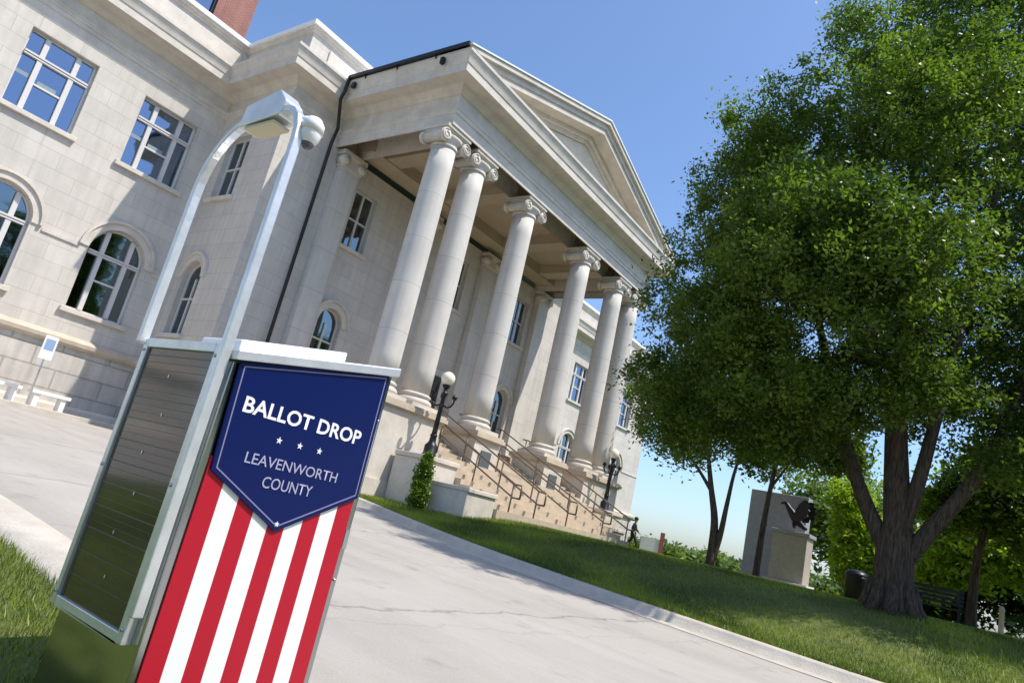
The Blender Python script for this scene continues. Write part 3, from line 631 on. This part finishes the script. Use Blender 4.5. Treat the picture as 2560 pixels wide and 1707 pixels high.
# lettering, children of the sign
def text(s,xc,zb,cap,width,material,name='lettering',bold=0.0):
    cu=bpy.data.curves.new(name,'FONT');cu.body=s;cu.size=1;cu.align_x='CENTER';cu.offset=bold;cu.resolution_u=3
    o=bpy.data.objects.new('t',cu);COL.objects.link(o);dg=bpy.context.evaluated_depsgraph_get();dg.update()
    me=bpy.data.meshes.new_from_object(o.evaluated_get(dg));bpy.data.objects.remove(o)
    co_=np.array([v.co[:] for v in me.vertices]);x0,x1=co_[:,0].min(),co_[:,0].max();y0,y1=co_[:,1].min(),co_[:,1].max()
    for v in me.vertices:
        X=(v.co.x-(x0+x1)/2)/(x1-x0)*width;Z=(v.co.y-y0)/(y1-y0)*cap;v.co=Vector((xc+X-1.54,BY0-.0142-2.26,zb+Z-GB))
    me.name=name;me.materials.append(material);o=bpy.data.objects.new(name,me);COL.objects.link(o);o.parent=SIGN;return o
text('BALLOT DROP',1.530,.131,.052,.505,m_letter,bold=.022)
text('LEAVENWORTH',1.532,-.018,.035,.385,m_lilac2 if False else mat('pale_grey_print',(.36,.36,.52),.4),bold=.004)
text('COUNTY',1.530,-.083,.037,.205,mat('pale_grey_print_2',(.36,.36,.52),.4),bold=.004)
def star(xc,zc,R,material):
    m=MB();pts=[(xc+(R if i%2==0 else R*.42)*math.sin(math.pi*i/5),zc+(R if i%2==0 else R*.42)*math.cos(math.pi*i/5)) for i in range(10)]
    m.poly_prism(pts,'y',BY0-.0145,BY0-.0125);loc(m).build('star',material,SIGN)
for x in (1.443,1.529,1.615): star(x,.074,.0125,m_letter)
star(1.530,-.188,.010,m_letter)
# solar panel on the left side
PXo=BX0-.03
m=MB();py0,py1,pz0,pz1=2.045,2.535,-.585,.318;fw=.030
for (a,b,c,d) in ((py0,py0+fw,pz0,pz1),(py1-fw,py1,pz0,pz1),(py0+fw,py1-fw,pz0,pz0+fw),(py0+fw,py1-fw,pz1-fw,pz1)): m.box(PXo,BX0+.001,a,b,c,d)
m.box(PXo+.012,BX0+.001,py1-.001,BY1+.02,pz0,pz1)
SP=loc(m).build('solar_panel',m_alu,DB,bevel=.003)
m=MB();m.box(PXo+.010,PXo+.02,py0+fw,py1-fw,pz0+fw,pz1-fw);loc(m).build('cell_sheet',m_cell,SP)
m=MB();nz=34
for i in range(1,nz):
    z=pz0+fw+(pz1-pz0-2*fw)*i/nz;w_=.0009 if i%3 else .0022;m.box(PXo+.0088,PXo+.0096,py0+fw+.01,py1-fw-.01,z-w_,z+w_)
loc(m).build('busbars',m_bus,SP,recalc=False)
for i in range(6):
    m=MB();z=pz0+.14+i*.128;y=(py0+py1)/2+(.02 if i%2 else -.02)
    m.poly_prism([(y-.0045,z),(y,z-.007),(y+.0045,z),(y,z+.007)],'x',PXo+.0078,PXo+.0083);loc(m).build('cell_mark',m_alu,SP)
# fixings and lock
for (y,z) in ((py0+.015,pz0+.04),(py0+.015,pz1-.04),(py1-.015,pz0+.04),(py1-.015,pz1-.04),(py0+.015,-.13),(py1-.015,-.13)):
    m=MB();m.tube([(PXo-.004,y,z),(PXo+.001,y,z)],.006,8);loc(m).build('bolt',m_steel,SP)
for z in (-.35,-.02,.24):
    m=MB();m.tube([(1.857,BY0-.002,z),(1.857,BY0+.006,z)],.005,8);loc(m).build('bolt',m_steel,DB)
m=MB();m.box(1.8475,1.868,BY0-.001,BY0+.006,-.24,-.17);loc(m).build('lock_plate',m_steel,DB)
# hoop of flat bar above the box
def flatbar(mb_,pts,w_,t_,xc):
    n=len(pts);vs=[]
    for i,(y,z) in enumerate(pts):
        a=Vector(pts[max(i-1,0)]);b=Vector(pts[min(i+1,n-1)]);d=(b-a).normalized();nn=Vector((-d.y,d.x))
        for sx,sn in ((-1,-1),(1,-1),(1,1),(-1,1)): vs.append((xc+sx*w_/2,y+nn.x*sn*t_/2,z+nn.y*sn*t_/2))
    fs=[(i*4+k,i*4+(k+1)%4,(i+1)*4+(k+1)%4,(i+1)*4+k) for i in range(n-1) for k in range(4)]+[(0,1,2,3),((n-1)*4+3,(n-1)*4+2,(n-1)*4+1,(n-1)*4)]
    mb_.add(vs,fs)
pts=[(2.012,-.50),(2.012,.3),(2.012,1.04),(2.018,1.09),(2.036,1.13),(2.065,1.158),(2.10,1.172),(2.16,1.178)]
yc,R_=2.282,.27
for i in range(10,24):
    a=math.pi*i/24;pts.append((yc-R_*math.cos(a),.90+.278*math.sin(a)))
pts+=[(2.552,.88),(2.552,.30)]
m=MB();flatbar(m,pts,.034,.024,PXo-.002);loc(m).build('hoop_frame',m_alu,DB,bevel=.004)
# light box on the crown of the hoop
m=MB();m.poly_prism([(2.375,1.135),(2.135,1.150),(2.12,1.205),(2.175,1.258),(2.365,1.222)],'x',PXo-.025,PXo+.055);HB=loc(m).build('light_head',m_alu,DB,bevel=.006)
m=MB();m.box(PXo-.02,PXo+.05,2.16,2.34,1.124,1.134);loc(m).build('lens',mat('cream_lens',(.6,.52,.36),.4),HB)
# dome camera on the front leg
m=MB();m.tube([(PXo+.0,2.04,1.12),(PXo+.02,2.02,1.13),(PXo+.03,2.0,1.12)],.016,10);m.sphere((PXo+.035,2.0,1.085),.036,18,12,sc=(1,1,1.35));m.lathe([(.024,1.14),(.038,1.12),(.040,1.09)],PXo+.035,2.0,18)
DC=loc(m).build('dome_camera',m_camw,DB)
m=MB();m.sphere((PXo+.035,2.0,1.046),.022,16,10);loc(m).build('dome',mat('smoked_dome',(.10,.10,.11),.1),DC)
# ---------------------------------------------------------------- trees and shrubs
def leafmesh(name,C,size,material,parent,tint=None,up=.35):
    n=len(C);s=size*rng.uniform(.45,1.5,n)
    nrm_=rng.normal(size=(n,3));nrm_[:,2]=np.abs(nrm_[:,2])+up;nrm_/=np.linalg.norm(nrm_,axis=1)[:,None]
    t=rng.normal(size=(n,3));t-=nrm_*(t*nrm_).sum(1)[:,None];t/=np.linalg.norm(t,axis=1)[:,None];b=np.cross(nrm_,t)
    V=np.empty((n,4,3));V[:,0]=C-t*s[:,None];V[:,1]=C-b*s[:,None]*.5;V[:,2]=C+t*s[:,None];V[:,3]=C+b*s[:,None]*.5
    me=bpy.data.meshes.new(name);me.vertices.add(4*n);me.vertices.foreach_set('co',V.reshape(-1));me.loops.add(4*n);me.loops.foreach_set('vertex_index',np.arange(4*n,dtype=np.int32))
    me.polygons.add(n);me.polygons.foreach_set('loop_start',np.arange(0,4*n,4,dtype=np.int32));me.update()
    if tint is None: tint=rng.random(n)
    at=me.attributes.new('tint','FLOAT','POINT');at.data.foreach_set('value',np.repeat(np.clip(tint,0,1),4).astype(np.float32));me.materials.append(material)
    o=bpy.data.objects.new(name,me);COL.objects.link(o);o.parent=parent;return o
def clumps(lobes,nclump,perc,cr,shell=.55,droop=.0):
    """lobes: (x,y,z,rx,ry,rz). leaf clumps sit mostly in the outer part of each lobe."""
    Ls=np.array(lobes,float);vol=(Ls[:,3]*Ls[:,4]*Ls[:,5])**(2/3);pr=vol/vol.sum();idx=rng.choice(len(Ls),nclump,p=pr);L=Ls[idx]
    d=rng.normal(size=(nclump,3));d/=np.linalg.norm(d,axis=1)[:,None];rr=1-(1-shell)*rng.random(nclump)**1.1*1.0
    rr*=rng.uniform(.86,1.10,nclump)
    cc=L[:,:3]+d*rr[:,None]*L[:,3:6]
    n=nclump*perc;c=np.repeat(cc,perc,0);q=rng.normal(size=(n,3));rad=np.repeat(cr*rng.uniform(.5,1.3,nclump),perc)
    q*=rad[:,None]*np.array([.62,.62,.48]);q[:,2]-=droop*np.abs(rng.normal(size=n))*rad
    tint=np.repeat(rng.random(nclump)**1.2,perc)*.75+rng.random(n)*.25
    return c+q,tint
def limb(mb_,P,R0,R1,n=9,wob=.0):
    Q=catmull3(P,5);m=len(Q);mb_.tube(Q,[R0+(R1-R0)*(i/(m-1)) for i in range(m)],n)
def catmull3(P,k):
    out=[];Q=[P[0]]+list(P)+[P[-1]]
    for i in range(1,len(Q)-2):
        p0,p1,p2,p3=[np.array(q,float) for q in Q[i-1:i+3]]
        for j in range(k):
            t=j/k;out.append(tuple(.5*((2*p1)+(-p0+p2)*t+(2*p0-5*p1+4*p2-p3)*t*t+(-p0+3*p1-3*p2+p3)*t**3)))
    out.append(tuple(P[-1]));return out
# big shade tree, base at (17.8,2.3)
BT=empty('shade_tree',(16.0,2.07,-.14),0,'tall leafy shade tree with thick forking trunk on the right lawn','tree')
lb=[(1.4,-2.4,10.8,2.8,3.4,3.6),(1.0,-3.2,14.2,2.6,3.2,3.2),(-.5,.4,13.2,2.4,2.6,2.6),(-.2,3.4,11.6,2.6,2.5,2.3),(-.6,4.2,9.0,2.5,2.4,2.2),(-.4,5.1,6.6,2.2,1.9,1.7),
    (0,1.4,8.4,3.3,3.2,3.0),(1.4,-2.3,7.0,2.8,3.4,3.0),(-.6,3.4,4.7,2.2,2.5,1.25),(.6,-1.8,4.9,2.0,2.2,1.5),(.8,1.0,5.4,2.4,2.2,1.5),(4.0,-4.6,8.2,2.8,3.0,4.0),(3.4,-5.0,12.5,2.4,2.8,4.0),
    (.4,4.9,11.6,1.2,1.1,1.5),(0,2.3,15.2,1.0,.9,1.1),(-2.9,2.0,7.4,2.0,2.2,2.2),(-2.6,.2,10.6,1.8,2.4,2.4),(-2.4,4.0,6.0,1.7,1.8,1.6),(0,-1.0,16.2,2.2,2.6,1.6),(-3.9,1.7,6.6,2.1,2.4,2.1),(-3.3,.1,6.6,1.9,2.0,1.7),(.3,-3.3,3.9,1.6,2.0,.9),(-2.4,2.0,4.1,1.8,2.0,.8),(-1.9,-.3,4.6,1.4,1.4,.8),(-.6,4.4,3.6,1.5,1.5,.8),(.8,-4.6,4.2,1.6,1.8,1.2),(-1.2,2.6,3.2,1.3,1.5,.5),(-.8,-2.2,3.5,1.2,1.3,.5),(-1.8,.8,3.9,1.2,1.2,.6),(-3.0,3.2,5.0,1.5,1.6,1.0),(-.4,5.9,4.9,1.7,1.6,1.3),(-.2,5.3,3.4,1.3,1.4,.7)]
lb=[(a,b-.25,c+.1,d*.97,e*.95,g*.97) for a,b,c,d,e,g in lb]
BT.scale=(.9,.9,.9)
P_,T_=clumps(lb,4600,118,.33,.30,.45)
leafmesh('crown',P_,.052,m_leaf,BT,T_)
tr=MB()
tr.tube(catmull3([(0,0,-.1),(0,0,.15),(0,0,.6),(.02,.02,1.4),(.02,.02,2.0)],4),[.70,.62,.55,.50,.46,.44,.43,.42,.41,.40,.40,.39,.38,.36,.33,.29,.25],16)
limb(tr,[(0,.08,1.2),(0,.5,1.9),(-.1,.95,2.9),(-.2,1.4,4.3),(-.3,2.0,6.2),(-.4,2.5,8.4)],.21,.06)
limb(tr,[(-.1,.95,2.9),(-.2,1.7,4.0),(-.4,2.8,5.0),(-.6,4.2,5.8)],.10,.03)
limb(tr,[(0,-.02,1.7),(.02,.12,3.0),(.05,.25,4.8),(.1,.2,7.0),(.1,.3,10.0),(0,.4,13.0)],.31,.07)
limb(tr,[(0,-.12,1.1),(.05,-.6,1.9),(.1,-1.2,2.9),(.2,-1.75,4.2),(.4,-2.3,6.2),(.6,-2.8,8.4)],.21,.06)
limb(tr,[(0,-.1,1.9),(-.1,-.35,3.0),(-.2,-.6,4.5),(-.2,-.9,6.4),(0,-1.3,9.0),(0,-1.6,12.5)],.17,.05)
limb(tr,[(0,.1,4.2),(-.8,.8,5.6),(-1.8,1.6,7.0),(-2.4,2.0,8.0)],.12,.03,7)
limb(tr,[(.05,.2,6.0),(.2,1.4,7.8),(.1,2.8,9.6),(-.1,3.6,11.2)],.11,.03,7)
for k in range(26):
    a=rng.uniform(0,6.28);z=rng.uniform(4.5,11);rr=rng.uniform(1.6,3.2);x0,y0=0,.3*math.sin(z)
    limb(tr,[(x0,y0,z),(x0+rr*.5*math.cos(a),y0+rr*.5*math.sin(a),z+.7),(x0+rr*math.cos(a),y0+rr*math.sin(a),z+1.3)],.055,.015,5)
for k in range(8):
    a=2*math.pi*k/8+.2+rng.uniform(-.2,.2);q_=rng.uniform(.55,.8);tr.tube([(math.cos(a)*.34,math.sin(a)*.34,.7),(math.cos(a)*.46,math.sin(a)*.46,.22),(math.cos(a)*q_,math.sin(a)*q_,-.10)],[.12,.15,.08],8)
tr.build('trunk',m_bark,BT)
def tree(name,x,y,z,label,lobes,limbs,nc,per,cr,leaf,material,cat='tree',group=None,shell=.4,droop=0):
    E_=empty(name,(x,y,z),0,label,cat,group);p,t=clumps(lobes,nc,per,cr,shell,droop);leafmesh('crown',p,leaf,material,E_,t)
    if limbs:
        m_=MB()
        for (P,a,b) in limbs: limb(m_,P,a,b,8)
        m_.build('trunk',m_bark,E_)
    return E_
# forked tree standing against the sky beyond the steps
tree('forked_tree',32,11.3,-.15,'slender dark tree with forked trunk against the sky, right of the courthouse',
  [(0,2.2,8.2,2.2,2.4,1.7),(0,3.6,6.4,1.5,1.6,1.0),(0,.2,7.4,2.0,2.2,1.8),(0,-1.6,6.6,1.6,1.8,1.4),(0,1.8,5.2,1.2,1.6,.8),(0,.8,10.2,2.2,2.6,1.6),(0,-2.2,5.0,1.3,1.5,.8),(0,4.5,7.6,1.0,1.2,1.2)],
  [([(0,0,-.1),(0,.02,1.0),(0,.12,2.2),(0,.5,3.6),(0,.9,5.2),(0,1.4,7.2)],.25,.05),([(0,-.05,.4),(0,-.25,1.6),(0,-.35,3.0),(0,-.5,4.6),(0,-.9,6.6)],.17,.04),([(0,.45,3.4),(0,1.3,4.4),(0,2.4,5.6)],.10,.03)],620,38,.5,.10,m_leaf2,droop=.4)
tree('slim_tree',26.0,7.55,-.12,'slim young tree leaning right in front of the grey stone monument',
  [(0,-.3,5.6,1.6,1.7,1.2),(0,-1.6,5.2,1.4,1.6,1.0),(0,.6,4.4,.8,.9,.6),(.3,-.6,6.9,1.8,2.0,1.4),(0,-2.2,4.6,.9,.9,.5)],
  [([(0,0,-.1),(0,-.02,1.4),(0,-.08,2.8),(0,-.2,4.2),(0,-.4,6.0)],.13,.05),([(0,-.1,3.2),(0,-.6,4.1),(0,-1.2,5.0)],.06,.02),([(-.05,0,1.72),(-.08,-.12,1.85),(-.1,-.2,1.95)],.02,.01)],620,40,.42,.10,m_leaf)
tree('broadleaf_tree',34,5.6,-.15,'bright green young tree standing between the monument and the thick trunk',
  [(0,.1,1.6,1.3,1.1,1.2),(0,.2,3.0,1.3,1.2,1.1),(0,.7,4.3,1.0,.9,.8),(0,-.5,2.2,1.1,.9,1.2)],
  [([(0,0,-.1),(0,.02,1.2),(0,.1,2.6),(0,.2,3.8)],.13,.04)],420,46,.34,.10,m_leafb)
tree('broadleaf_tree',28,1.0,-.15,'bright green bushy tree right of the thick trunk, behind the park bench',
  [(0,.6,2.3,1.2,1.3,1.0),(0,-.8,2.6,1.2,1.3,.9),(0,0,3.6,1.2,1.4,.8),(0,-2.0,2.2,1.2,1.2,1.1),(0,1.4,1.5,.9,.7,.8)],
  [([(0,.4,-.1),(0,.4,1.0),(0,.2,2.2),(0,-.2,3.2)],.14,.04)],560,46,.36,.10,m_leafb)
tree('small_tree',22.6,1.1,-.12,'small tree with thin dark trunk near the right edge of the lawn',
  [(0,-.4,3.8,1.2,1.4,1.0),(0,.5,3.0,.9,.9,.7),(0,-1.2,2.6,.9,.8,.7)],
  [([(0,0,-.1),(0,.0,.9),(0,-.05,1.8),(0,-.2,2.9),(0,-.3,3.8)],.14,.05)],330,42,.36,.09,m_leaf)
# tree line beyond the lawn, and trees across the street behind the photographer
def wood(name,label,specs,nc,per,cr,leaf,material):
    p,t=clumps(specs,nc,per,cr,.35);o=leafmesh(name,p,leaf,material,None,t);return tag(o,label,'trees',None,'stuff')
sp=[(rng.uniform(46,60),y,rng.uniform(1.5,5.5),rng.uniform(2.5,4),rng.uniform(2.5,4),rng.uniform(2,3.6)) for y in np.linspace(-10,9.5,26)]
wood('woodland','dense dark trees closing the view behind the shade tree',sp,2600,34,.9,.22,m_leaf2)
sp=[(rng.uniform(230,270),y,rng.uniform(.3,1.6),9,9,rng.uniform(1.6,3.0)) for y in np.linspace(20,130,34)]
wood('distant_woodland','low distant line of trees on the horizon under the pale sky',sp,900,26,2.2,.9,m_leaf2)
sp=[(x,rng.uniform(-24,-18),rng.uniform(3,8),rng.uniform(2.5,4),rng.uniform(2.5,4),rng.uniform(3,4.5)) for x in np.linspace(-30,34,26)]
wood('woodland','row of street trees reflected in the courthouse windows',sp,1500,30,1.2,.34,m_leaf2)
# evergreen beside the left block
tree('evergreen_shrub',14.55,13.35,-.42,'narrow upright evergreen shrub against the left block of the steps',
  [(0,0,.45,.24,.24,.45),(0,0,.95,.22,.22,.45),(0,0,1.35,.14,.14,.3)],[([(0,0,-.1),(0,0,.6),(0,0,1.3)],.04,.02)],420,60,.085,.035,m_leafe,cat='shrub',shell=.2)
# ---------------------------------------------------------------- monument and statue
MO=empty('monument',(28.5,7.2,-.02),0,'grey granite slab monument with a lower brown pedestal in front','monument')
m=MB();m.box(.6,1.25,-.35,1.85,-.1,3.35);m.build('slab',m_granite,MO,bevel=.02)
m=MB();m.box(-.5,.5,-.72,.50,.10,1.78);PE=m.build('pedestal',m_granite2,MO,bevel=.02)
m=MB();m.box(-.56,.56,-.80,.58,1.78,1.92);m.build('cap',m_granite,PE,bevel=.02)
m=MB();m.box(-.8,1.5,-1.15,2.0,-.1,.02);m.box(-.62,.62,-.90,.66,.02,.10);m.build('plinth',mat('pale_plinth',(.55,.52,.48),.8),MO,bevel=.015)
ST=empty('eagle_statue',(28.4,7.05,1.90),0,'dark bronze eagle with raised wings, perched on the brown pedestal','statue');ST.scale=(1.2,1.2,1.15)
def skin(name,pts,edges,rad,material,parent,sub=2):
    me=bpy.data.meshes.new(name);me.from_pydata(pts,edges,[]);o=bpy.data.objects.new(name,me);COL.objects.link(o);o.parent=parent
    sk=o.modifiers.new('skin','SKIN');
    for i,v in enumerate(me.skin_vertices[0].data if me.skin_vertices else []): pass
    if not me.skin_vertices:
        bm=bmesh.new();bm.from_mesh(me);bm.verts.layers.skin.verify();bm.to_mesh(me);bm.free()
    for i,v in enumerate(me.skin_vertices[0].data):
        v.radius=(rad[i],rad[i]) if not hasattr(rad[i],'__len__') else rad[i];v.use_root=(i==0)
    sk.use_smooth_shade=True;sd=o.modifiers.new('sub','SUBSURF');sd.levels=sub;sd.render_levels=sub;me.materials.append(material);return o
skin('body',[(0,0,.42),(0,.12,.58),(0,.26,.74),(0,.34,.88),(0,.46,.88),(0,-.16,.26),(0,-.36,.12),(.07,.02,.28),(.08,.04,.12),(-.07,.02,.28),(-.08,.04,.12),(0,.52,.82)],
 [(0,1),(1,2),(2,3),(3,4),(4,11),(0,5),(5,6),(0,7),(7,8),(0,9),(9,10)],[.16,.15,.09,.08,.04,.10,.06,.05,.03,.05,.03,.015],m_bronze,ST)
for sx in (-1,1):
    m=MB();rt=[(0,0)];
    # wing outline in (spread, height) with feather tips
    o_=[(.02,.46),(.10,.72),(.22,.92),(.40,1.06),(.52,1.04),(.50,.92),(.62,.90),(.56,.78),(.64,.72),(.54,.62),(.58,.54),(.44,.48),(.42,.38),(.26,.36),(.10,.32)]
    vs=[(sx*(.08+.25*a),.06-a*.95*(1 if sx>0 else .85),z) for a,z in o_];k_=len(vs);vs2=[(x+sx*.035,y+.03,z) for x,y,z in vs]
    m.add(vs+vs2,[tuple(range(k_)),tuple(range(2*k_-1,k_-1,-1))]+[(i,(i+1)%k_,(i+1)%k_+k_,i+k_) for i in range(k_)]);m.build('wing',m_bronze,ST)
# ---------------------------------------------------------------- street furniture and person
def bench(x,y,z,rz,label):
    E_=empty('park_bench',(x,y,z),rz,label,'bench')
    m=MB()
    for i in range(4): m.box(-.8,.8,-.22+i*.115,-.13+i*.115,.42,.455)
    m.build('seat',m_iron,E_)
    m=MB()
    for i in range(4): m.box(-.8,.8,.24+i*.02,.27+i*.02,.52+i*.105,.60+i*.105)
    m.build('backrest',m_iron,E_)
    for sx in (-.72,.72):
        m=MB();m.box(sx-.03,sx+.03,-.2,-.15,0,.42);m.box(sx-.03,sx+.03,.19,.24,0,.95);m.box(sx-.03,sx+.03,-.2,.24,.38,.419);m.box(sx-.03,sx+.03,-.22,.22,.60,.64);m.build('leg',m_iron,E_)
bench(22.8,2.1,-.10,math.radians(95),'dark metal park bench on the grass right of the thick trunk')
E_=empty('litter_bin',(24.5,4.15,-.12),0,'black round litter bin on the grass left of the thick trunk','bin')
m=MB();m.lathe([(.26,0),(.30,.05),(.32,.75),(.33,.80)],0,0,20);m.build('body',m_iron,E_)
m=MB();m.lathe([(.33,.80),(.34,.84),(.26,.94),(.12,.99),(.0,1.0)],0,0,20);m.build('lid',m_iron,E_)
E_=empty('bollard',(21.5,.45,-.12),0,'short slim stone post at the right edge of the lawn','bollard')
m=MB();m.lathe([(.07,0),(.06,.06),(.055,.62),(.065,.65),(.065,.68)],0,0,14);m.build('post',m_tan,E_)
m=MB();m.lathe([(.06,.68),(.055,.72),(.03,.75),(0,.76)],0,0,14);m.build('cap',m_tan,E_)
# parking sign by the left wall
E_=empty('parking_sign',(8.15,23.1,.02),0,'small white sign on a thin grey post by the left wall','sign')
m=MB();m.tube([(0,0,0),(0,0,2.05)],.025,8);m.build('post',m_steel,E_)
m=MB();m.box(-.18,.18,-.035,-.027,1.35,2.05);m.build('panel',m_camw,E_,bevel=.003)
m=MB();m.box(-.13,.13,-.037,-.0355,1.62,1.95);m.build('symbol',mat('sign_blue',(.25,.36,.55),.5),E_)
# bench/planter stones by the wall
for i,(x,y) in enumerate([(6.1,24.0),(7.6,24.0),(9.0,24.05)]):
    E_=empty('stone_bench',(x,y,.02),0,['white stone bench at the left wall, nearest the frame edge','white stone bench at the left wall, just left of the small sign','white stone bench at the left wall, just right of the small sign'][i],'bench','white stone benches along the left wall')
    m=MB();m.box(-.55,.55,-.22,.22,.38,.48);m.build('seat',m_white,E_,bevel=.01)
    for sx in (-.38,.38):
        m=MB();m.box(sx-.07,sx+.07,-.17,.17,0,.379);m.build('leg',m_white,E_)
# person beyond the steps
PR=empty('person',(36,17.1,-.16),math.radians(200),'person in dark top and dark trousers walking past beyond the steps','person')
m_skin=mat('skin',(.45,.28,.20),.6);m_hair=mat('dark_hair',(.03,.035,.02),.7);m_cloth=mat('black_top',(.015,.013,.018),.8);m_tr=mat('dark_trousers',(.025,.022,.022),.8)
pts=[(0,0,.92),(0,0,1.12),(0,.01,1.36),(0,.02,1.47),(0,.05,1.56),(0,.06,1.68),(.10,0,.88),(.12,.22,.50),(.13,.30,.10),(.13,.42,.05),(-.10,0,.88),(-.12,-.12,.50),(-.13,-.36,.14),(-.13,-.27,.04),
     (.19,0,1.38),(.26,-.10,1.12),(.26,.06,.90),(.26,.12,.82),(-.19,0,1.38),(-.26,.10,1.12),(-.25,.30,.96),(-.25,.37,.92)]
ed=[(0,1),(1,2),(2,3),(3,4),(4,5),(0,6),(6,7),(7,8),(8,9),(0,10),(10,11),(11,12),(12,13),(2,14),(14,15),(15,16),(16,17),(2,18),(18,19),(19,20),(20,21)]
rd=[.12,.115,.13,.05,.085,.07,.085,.062,.045,.04,.085,.062,.045,.04,.065,.045,.034,.03,.065,.045,.034,.03]
skin('body',pts,ed,rd,m_skin,PR)
skin('top',[(0,0,.95),(0,0,1.14),(0,.01,1.37),(.195,0,1.385),(.27,-.10,1.12),(.27,.03,.96),(-.195,0,1.385),(-.27,.10,1.12),(-.26,.25,1.0)],[(0,1),(1,2),(2,3),(3,4),(4,5),(2,6),(6,7),(7,8)],[.15,.14,.15,.085,.06,.05,.085,.06,.05],m_cloth,PR)
skin('trousers',[(0,0,.92),(.10,0,.87),(.12,.22,.50),(.13,.30,.13),(-.10,0,.87),(-.12,-.12,.50),(-.13,-.34,.17)],[(0,1),(1,2),(2,3),(0,4),(4,5),(5,6)],[.145,.11,.08,.065,.11,.08,.065],m_tr,PR)
m=MB();m.sphere((0,.03,1.68),.115,14,10,sc=(.95,1.05,1.0));m.build('hair',m_hair,PR)
# red and white barrier panel and low wall beside the person
E_=empty('notice_board',(36.6,16.35,-.14),math.radians(-60),'small red-framed white notice board beside the walking person','sign')
m=MB();m.box(-.5,.5,-.04,.04,.15,.85);m.build('panel',m_white,E_)
m=MB();m.box(.5,.72,-.07,.07,0,1.25);m.build('post',mat('faded_red',(.42,.12,.11),.7),E_)
E='x'
